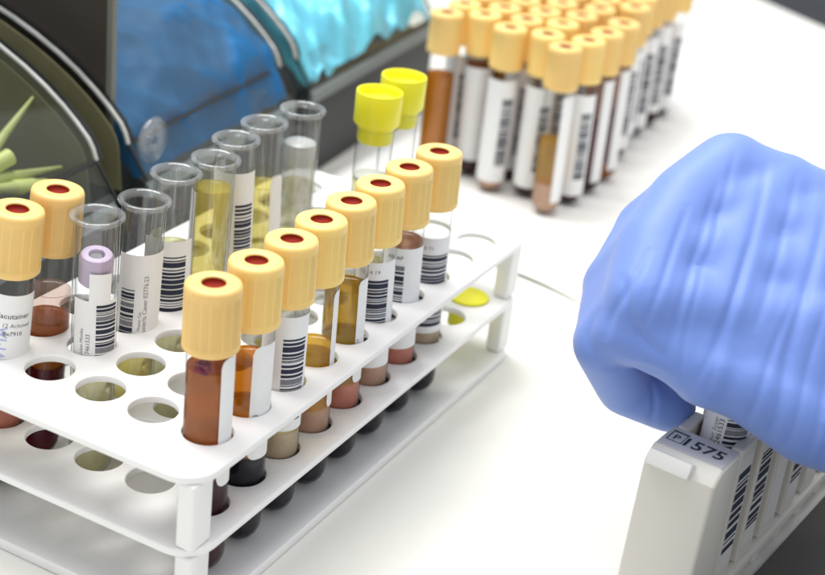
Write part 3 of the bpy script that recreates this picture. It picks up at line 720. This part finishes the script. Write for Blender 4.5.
# ------------------------------------------------------------------ gloved hand
def hand():
    """a right hand closing on the tube, in its own axes (mm): a along the forearm, b across the back, c into the grip"""
    K = []
    def cone(p, q, r0, r1): K.append((Vector(p), Vector(q), r0, r1))
    def chain(*pts):
        for (p, r), (q, s) in zip(pts, pts[1:]): cone(p, q, r, s)
    W_ = [((74,-18,4),17),((74,-8,8),18),((74,3,14),18),((74,11,22),16)]
    index = [((-17,0,-2),13),((-28.5,-12.0,5),10.5),((-20.5,-26.5,21),9.2),((-6,-33,25),8.6)]
    middle = [((-12,15,8),13.2),((-23.5,5,19),11),((-17,-14,26),9.4),((-4,-21,24),8.6)]
    ring = [((-1,30,18),12.8),((-12,22.5,30),11),((-10,2,40),9.2),((3,-6,36),8.4)]
    little = [((13,40.5,26),12.4),((3,35,38),10.6),((4,20,50),8.4),((13,10,46),7.6)]
    thumb = [((60,-42,0),16),((30,-34,-8),14.2),((11,-23.5,-8),11.6),((-1,-21.5,-2),9.4)]
    for w0, ch in zip(W_, (index, middle, ring, little)): chain(w0, *ch)
    chain(((74,-14,6),17), *thumb)
    for a, b in ((index,middle),(middle,ring),(ring,little)):
        for k in (0, .25, .5, .75):
            i0 = W_[(index,middle,ring,little).index(a)]; i1 = W_[(index,middle,ring,little).index(b)]
            pa = Vector(a[0][0]).lerp(Vector(i0[0]), k); pb = Vector(b[0][0]).lerp(Vector(i1[0]), k)
            cone(pa, pb, a[0][1]+(i0[1]-a[0][1])*k+.8, b[0][1]+(i1[1]-b[0][1])*k+.8)
    # the glove spans the gaps between the bent fingers
    for a, b in ((index,middle),(middle,ring),(ring,little)):
        for k in (0, .25, .5, .75, 1):
            pa = Vector(a[0][0]).lerp(Vector(a[1][0]), k); pb = Vector(b[0][0]).lerp(Vector(b[1][0]), k)
            cone(pa, pb, a[0][1]+(a[1][1]-a[0][1])*k-.5, b[0][1]+(b[1][1]-b[0][1])*k-.5)
    # web of the glove between thumb and index
    for k in range(7):
        t = k/6
        pa = Vector((-20,-5,-3)).lerp(Vector((44,-8,-3)), t); pb = Vector((0,-22,-8)).lerp(Vector((48,-32,-7)), t)
        cone(pa, pb, 9.8+4*t, 9.4+5*t)
    cone((-26,-9,-3),(2,-20,-9),7.5,9.2)
    # forearm
    cone((74,-6,10),(150,-16,0),31,33); cone((60,-4,10),(80,-6,10),27,30)
    bm = bmesh.new()
    for p, q, r0, r1 in K:
        d = q-p; L = d.length; n = 20; M = Matrix.Translation(p) @ d.to_track_quat('Z','Y').to_matrix().to_4x4()
        rows = []
        for k in range(7):
            a = -PI/2+PI/2*k/6; rows.append((r0*math.cos(a), r0*math.sin(a)))
        for k in range(7):
            a = PI/2*k/6; rows.append((r1*math.cos(a), L+r1*math.sin(a)))
        vs = []
        for r, z in rows:
            if r < 1e-4: vs.append([bm.verts.new(M @ Vector((0,0,z)))])
            else: vs.append([bm.verts.new(M @ Vector((r*math.cos(2*PI*i/n), r*math.sin(2*PI*i/n), z))) for i in range(n)])
        for A, B in zip(vs, vs[1:]):
            for i in range(n):
                j = (i+1) % n
                if len(A) == 1 and len(B) == 1: continue
                if len(A) == 1: bm.faces.new((A[0], B[j], B[i]))
                elif len(B) == 1: bm.faces.new((A[i], A[j], B[0]))
                else: bm.faces.new((A[i], A[j], B[j], B[i]))
    me = bpy.data.meshes.new('hand'); bm.to_mesh(me); bm.free()
    o = bpy.data.objects.new('hand', me); COL.objects.link(o)
    r = o.modifiers.new('r', 'REMESH'); r.mode = 'VOXEL'; r.voxel_size = 1.1
    s = o.modifiers.new('s', 'SMOOTH'); s.factor = .5; s.iterations = 30
    sd = o.modifiers.new('d', 'SUBSURF'); sd.levels = 1; sd.render_levels = 1
    me2 = evaluated_mesh(o); bpy.data.objects.remove(o); bpy.data.meshes.remove(me)
    # stretch creases of the thin glove: grooves drawn on the back, pressed along the surface normal
    n = len(me2.vertices); co = np.zeros(n*3); no = np.zeros(n*3)
    me2.vertices.foreach_get('co', co); co = co.reshape(-1,3); me2.vertex_normals.foreach_get('vector', no); no = no.reshape(-1,3)
    CRE = [ # polylines in (a, b), depth, width
        ([(3,30),(-3,16),(-9.7,.3),(-13,-13)],.8,1.1),([(19,34),(12,14.8),(3.8,-3.5),(-1,-20)],1.0,1.3),([(39,32),(31.8,13),(22.6,-7),(19,-22),(16,-36)],1.15,1.4),
        ([(50,22),(39,-1.6),(31.8,-19.5),(27,-40)],1.0,1.3),([(-6,26),(-9.7,18),(-15,5.7),(-20,-6)],.7,1.0),([(58,18),(50,-4),(44,-26),(40,-46)],.8,1.3),
        ([(-21,10),(-29,-3),(-30,-9)],.8,1.0),([(-25,4),(-24,-6),(-17,-13)],.9,1.1),([(-33,-4),(-36,-10),(-33,-15)],.6,.9),
        ([(22,-2),(15,-16),(10,-32)],.55,1.0),([(28,32),(21,14),(14,-2)],.6,1.1),([(9,10),(2,-8),(-4,-20)],.5,1.0),([(-27,-19),(-20,-18),(-13,-22)],.8,1.0),([(-14,-24),(-12,-30),(-13,-36)],.6,.9),
        ([(10,40),(5,26),(0,14)],.5,1.0),([(34,2),(27,-14),(22,-34)],.5,.9),([(46,30),(40,16),(36,6)],.5,1.1),([(38,-20),(33,-32),(30,-44)],.45,.9),([(-3,8),(-8,-6),(-9,-16)],.45,.8)]
    disp = np.zeros(n)
    for pl, dep, wd in CRE:
        pl = np.array(pl, float); wd *= 1.2
        pl[0] += (pl[0]-pl[1])*.5; pl[-1] += (pl[-1]-pl[-2])*.4
        # smooth the polyline
        for _ in range(2):
            qn = [pl[0]]
            for a, b in zip(pl, pl[1:]): qn += [a*.75+b*.25, a*.25+b*.75]
            pl = np.array(qn+[pl[-1]])
        best = np.full(n, 1e9); fade = np.zeros(n); side = np.zeros(n)
        for k, (a, b) in enumerate(zip(pl, pl[1:])):
            d = b-a; L2 = d@d+1e-9
            t = np.clip(((co[:,:2]-a)@d)/L2, 0, 1); pp = a+t[:,None]*d; df = co[:,:2]-pp; ds = np.sqrt((df**2).sum(1))
            mk = ds < best; best[mk] = ds[mk]; u = (k+t)/(len(pl)-1); fade[mk] = np.sin(np.pi*np.clip(u[mk],.0,1))**1.0
            side[mk] = np.sign(d[0]*df[mk,1]-d[1]*df[mk,0])
        x = best*side
        frontal = np.clip(-no[:,2]*1.6, 0, 1)
        disp += frontal*fade*.8*dep*(-np.exp(-(best/wd)**2)+.28*np.exp(-((x-1.7*wd)/(1.5*wd))**2))
    rn = np.random.RandomState(4)
    und = sum(.05*np.sin(co@(rn.uniform(-1,1,3)*f)+rn.uniform(0,6)) for f in (.07,.11,.15,.2))
    disp += und
    co = (co+no*disp[:,None])*S
    me2.vertices.foreach_set('co', co.reshape(-1)); me2.update()
    me2.materials.clear(); me2.materials.append(MT['glove'])
    me2.polygons.foreach_set('use_smooth', [True]*len(me2.polygons)); me2.name = 'gloved_hand'
    o = bpy.data.objects.new('gloved_hand', me2); COL.objects.link(o)
    # placed over the numbered rack
    H0 = Vector((89.875+.478*1.3-.339*.9, -121.388-.872*1.3-.293*.9, 51.468+.105*1.3-.894*.9))*S
    ax = Vector((0.477833,-0.872180,0.104781)); ay = Vector((0.339334,0.293283,0.893777)); az = Vector((0.810264,0.391520,-0.436101))
    M = Matrix.Identity(4)
    for k in range(3): M[k][0] = ax[k]; M[k][1] = ay[k]; M[k][2] = az[k]; M[k][3] = H0[k]
    o.matrix_world = M @ Matrix.Scale(1.055, 4)
    tag(o, 'hand in a blue nitrile glove reaching in from the right, holding a tube', 'gloved hand')
hand()
